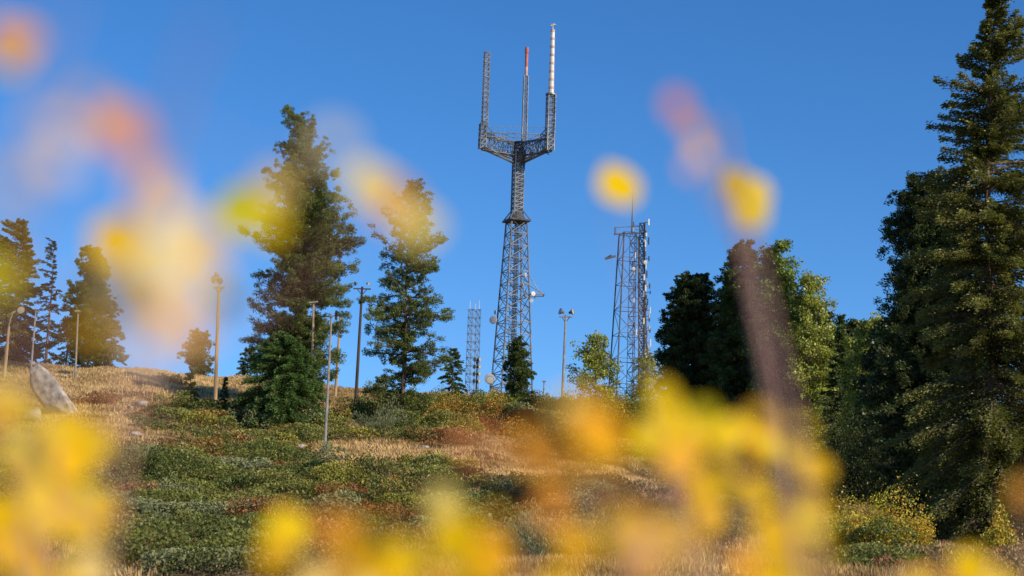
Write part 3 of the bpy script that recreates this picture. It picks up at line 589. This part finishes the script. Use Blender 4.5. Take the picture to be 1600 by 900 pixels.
# ------------------------------------------------------------------ near autumn shrubs
tv=np.array([(0,0,0),(.16,.30,.03),(.46,.48,.06),(.78,.32,.02),(1,0,-.05),(.78,-.32,.02),(.46,-.48,.06),(.16,-.30,.03),(.25,0,-.03),(.5,0,-.04),(.76,0,-.045)])
tq=[(0,8,1),(1,8,9),(1,9,2),(2,9,10),(2,10,3),(3,10,4),(0,7,8),(7,9,8),(7,6,9),(6,10,9),(6,5,10),(5,4,10)]
COL={'Y':(.88,.61,.012),'G':(.72,.66,.02),'O':(.90,.40,.05),'P':(.90,.56,.20),'R':(.80,.30,.10),'C':(.92,.70,.22),'A':(.90,.50,.02),'W':(.93,.82,.55)}
def shrub(label,base,leaves,hubs,sr=.004,extra_low=30,group=None,tw=1.0):
    r=np.random.default_rng(abs(int(base[0]*1000)+999)); bz=float(gz(base[0],base[1])); B=np.array([base[0],base[1],bz])
    e=thing("autumn_shrub",tuple(B),label,"shrub",group)
    segs=[]; nodes=[]
    for hb in hubs:
        pts=[w(*q) for q in hb]; prev=B+np.array([r.normal(0,.04),r.normal(0,.04),-.02])
        first=pts[0]; mid=prev*.45+first*.55+np.array([r.normal(0,.05),.08,-.03]); chain=[prev,mid]+pts
        rad=np.linspace(sr*1.6,sr*.45,len(chain))
        for i in range(len(chain)-1):
            segs.append((chain[i]-B,chain[i+1]-B,rad[i],rad[i+1]))
            for t in np.linspace(0,1,8): nodes.append(chain[i]*(1-t)+chain[i+1]*t)
    nodes=np.array(nodes); V=[];K=[]
    L=[(w(a,b,d),s*d/F,c) for a,b,d,s,c in leaves]
    for _ in range(extra_low):
        q=nodes[r.integers(len(nodes))]
        if project(q)[1]>960 and q[2]>.5: L.append((q+r.normal(0,.07,3),.05,'Y'))
    for P,sz,c in L:
        nrm=unit(np.array([.32,-.88,.28])+r.normal(0,.17,3)); ax_=unit(np.cross(nrm,np.array([1,0,0.])+r.normal(0,.5,3))); 
        if ax_[2]>0: ax_=-ax_
        if r.random()<.7: ax_=unit(ax_+np.cross(nrm,ax_)*r.normal(0,1.4))
        sd=np.cross(nrm,ax_); l=sz*1.08
        v=P-ax_*l*.5+ (tv[:,0:1]*ax_+tv[:,1:2]*sd+tv[:,2:3]*nrm)*l
        V.append(v-B); cc=np.array(COL[c])*r.uniform(.80,1.06)*np.array([1,r.uniform(.86,1.08),1]); K.append(np.tile(cc,(11,1)))
        st=P-ax_*l*.5; k=np.argmin(np.linalg.norm(nodes-st,axis=1)+.3*np.maximum(nodes[:,2]-st[2],0)); nd=nodes[k]
        mid=(nd+st)/2+np.array([0,0,-.01]); segs.append((nd-B,mid-B,.0009*tw,.0007*tw)); segs.append((mid-B,st-B,.0007*tw,.0005*tw))
    n=len(V); Fc=np.concatenate([np.array(tq)+11*i for i in range(n)])
    part("stem",tubes("stem",segs,M_twig,6),e)
    part("foliage",np_mesh("foliage",np.concatenate(V),Fc,M_aut,np.clip(np.concatenate(K),0,.95),True),e)
r=np.random.default_rng(23)
def cloud(n,x0,x1,y0,y1,d0,d1,s0,s1,cs,p=None):
    out=[]
    for _ in range(n): out.append((r.uniform(x0,x1),r.uniform(y0,y1),r.uniform(d0,d1),r.uniform(s0,s1),r.choice(cs,p=p)))
    return out
grp="yellow autumn shrubs"
shrub("tall autumn sprig with scattered yellow leaves",(.32,1.75),
 [(968,290,1.6,80,'Y'),(1150,288,1.6,62,'Y'),(1170,322,1.6,80,'Y'),(1182,300,1.7,54,'C')],
 [[(1240,900,1.75),(1200,600,1.8),(1160,400,1.9),(1140,270,1.95)],[(1100,900,1.8),(1010,600,1.85),(972,330,1.9)]],.0012,10,grp,.6)
shrub("bare reddish stem with small orange leaves",(.2,.72),
 [(1058,165,1.05,46,'R'),(1085,205,1.05,40,'O'),(1095,240,1.05,36,'P'),(1075,262,1.1,26,'O')],
 [[(1264,900,.88),(1222,640,.98),(1182,440,1.08),(1145,290,1.15),(1125,185,1.16)]],.0032,8,grp,.7)
shrub("yellow-leaved shrub with dense foliage",(.12,1.6),
 cloud(24,1000,1285,660,930,1.15,1.7,46,74,['Y','A','G','C'],[.58,.22,.12,.08])+cloud(10,960,1290,650,930,.9,1.15,26,44,['Y','A','O'],[.5,.3,.2])+[(930,672,.95,104,'A'),(898,640,.95,64,'C'),(955,704,1.0,60,'A'),(842,702,.95,80,'O'),(880,740,.95,56,'O'),(1036,625,1.3,62,'Y'),(1058,668,1.3,60,'Y'),(1060,720,1.3,70,'A'),(1130,690,1.35,76,'Y'),(1100,650,1.2,44,'G'),(745,700,.85,44,'R'),(1175,770,1.3,72,'Y'),(1215,835,1.4,72,'Y'),(1190,690,1.3,44,'A'),(900,850,1.1,60,'A'),(980,870,1.3,76,'Y'),(860,800,1.0,50,'O'),(1010,820,1.2,60,'A')],
 [[(1080,900,1.5),(1040,720,1.5),(1010,640,1.5)],[(1180,900,1.5),(1150,740,1.5),(1110,670,1.5)],[(980,900,1.2),(930,760,1.1)]],.0014,40,grp,.6)
shrub("low yellow and orange leafy shrub",(-.1,1.4),
 cloud(9,420,900,840,930,1.1,1.6,46,74,['Y','A','O','C'],[.5,.2,.15,.15])+cloud(6,430,900,800,930,.85,1.1,26,44,['Y','A','O'])+[(450,828,1.4,76,'Y'),(560,856,1.0,80,'A'),(690,785,1.2,60,'C'),(715,845,1.2,92,'Y'),(770,866,1.2,66,'A'),(640,875,1.2,76,'Y'),(430,870,1.2,56,'A'),(520,820,1.0,46,'O'),(600,830,1.0,44,'Y')],
 [[(560,900,1.3),(480,860,1.3)],[(700,910,1.3),(700,820,1.3)],[(820,910,1.3),(840,880,1.3)]],.0014,40,grp,.6)
shrub("bright yellow dense leafy shrub",(-.38,1.5),
 cloud(26,-60,150,660,930,1.2,1.7,50,80,['Y','G','A','C'],[.58,.12,.22,.08])+cloud(10,-60,185,610,930,.9,1.15,28,50,['Y','A','C'])+[(-25,430,.95,60,'G'),(5,440,.85,50,'G'),(15,400,.75,34,'Y'),(150,690,1.5,60,'Y'),(158,790,1.5,54,'Y'),(20,850,1.4,90,'A'),(60,740,1.4,80,'Y'),(92,672,1.4,50,'Y'),(10,620,1.2,60,'C'),(40,650,1.2,50,'Y')],
 [[(60,900,1.4),(40,760,1.4),(20,640,1.3)],[(140,900,1.4),(110,700,1.4)],[(-30,900,1.3),(-50,600,1.1),(-20,450,.95)]],.0014,40,grp,.6)
shrub("tall twiggy shrub with pale orange leaves",(-.22,.8),
 [(22,60,.85,90,'O'),(10,95,.85,70,'C'),(185,200,.76,90,'O'),(210,225,.7,56,'R'),(240,290,.76,80,'P'),(265,330,.74,58,'C'),(90,250,.66,60,'W'),(186,378,1.05,96,'Y'),(385,330,1.2,92,'G'),(262,392,.76,80,'W'),(205,462,.82,92,'W'),(262,492,.80,72,'P'),(352,470,1.0,44,'Y'),(580,290,.95,86,'C'),(615,318,.95,84,'P'),(655,352,.9,72,'C'),(520,225,.68,58,'W'),(150,515,.9,50,'A'),(235,425,.8,84,'C'),(300,520,.78,58,'P'),(100,200,.64,44,'P'),(20,290,.64,60,'P'),(318,365,.8,70,'C'),(240,400,1.1,60,'Y'),(430,290,.9,60,'C'),(235,535,.74,56,'W'),(140,160,.66,50,'P'),(325,420,.8,60,'C'),(300,455,.78,60,'W'),(150,440,.78,50,'C'),(420,350,.9,56,'Y'),(55,200,.66,44,'W'),(285,400,1.0,60,'Y')],
 [[(150,900,.9),(200,620,.85),(220,350,.75),(290,110,.62),(330,20,.58)],[(60,900,.8),(60,500,.75),(40,250,.65),(110,-20,.58)]],.0014,20,grp,.4)
shrub("small yellow shrub beside the path edge",(.5,1.6),
 cloud(5,1480,1620,870,930,1.4,1.7,50,74,['Y','A'],[.7,.3])+cloud(2,1330,1480,900,930,1.5,1.7,55,70,['Y','A'])+[(1600,770,1.2,44,'O')],
 [[(1540,920,1.4),(1560,870,1.4)],[(1400,930,1.45),(1400,900,1.45)],[(1620,920,1.2),(1602,790,1.2)]],.002,14,grp)
# ------------------------------------------------------------------ light
SV=Vector((.74,-.50,.45)).normalized(); el=math.asin(SV.z); rot=math.atan2(SV.x,SV.y)
wd=bpy.data.worlds.new("World"); scene.world=wd; wd.use_nodes=True; N=wd.node_tree.nodes; Lk=wd.node_tree.links; N.clear()
sk=N.new('ShaderNodeTexSky'); sk.sky_type='NISHITA'; sk.sun_disc=False; sk.sun_elevation=el; sk.sun_rotation=rot; sk.altitude=2600; sk.air_density=1.0; sk.dust_density=.1; sk.ozone_density=4.5
hs=N.new('ShaderNodeHueSaturation'); hs.inputs['Hue'].default_value=.503; hs.inputs['Saturation'].default_value=1.2; hs.inputs['Value'].default_value=1.2
bg=N.new('ShaderNodeBackground'); bg.inputs[1].default_value=.13; ow=N.new('ShaderNodeOutputWorld')
Lk.new(sk.outputs[0],hs.inputs['Color']); Lk.new(hs.outputs[0],bg.inputs[0]); Lk.new(bg.outputs[0],ow.inputs[0])
sl=bpy.data.lights.new("sun",'SUN'); sl.energy=5; sl.angle=math.radians(.5); sl.color=(1,.86,.64)
so=link(bpy.data.objects.new("sun",sl)); so.rotation_euler=SV.to_track_quat('Z','Y').to_euler(); so.location=(50,-30,60)
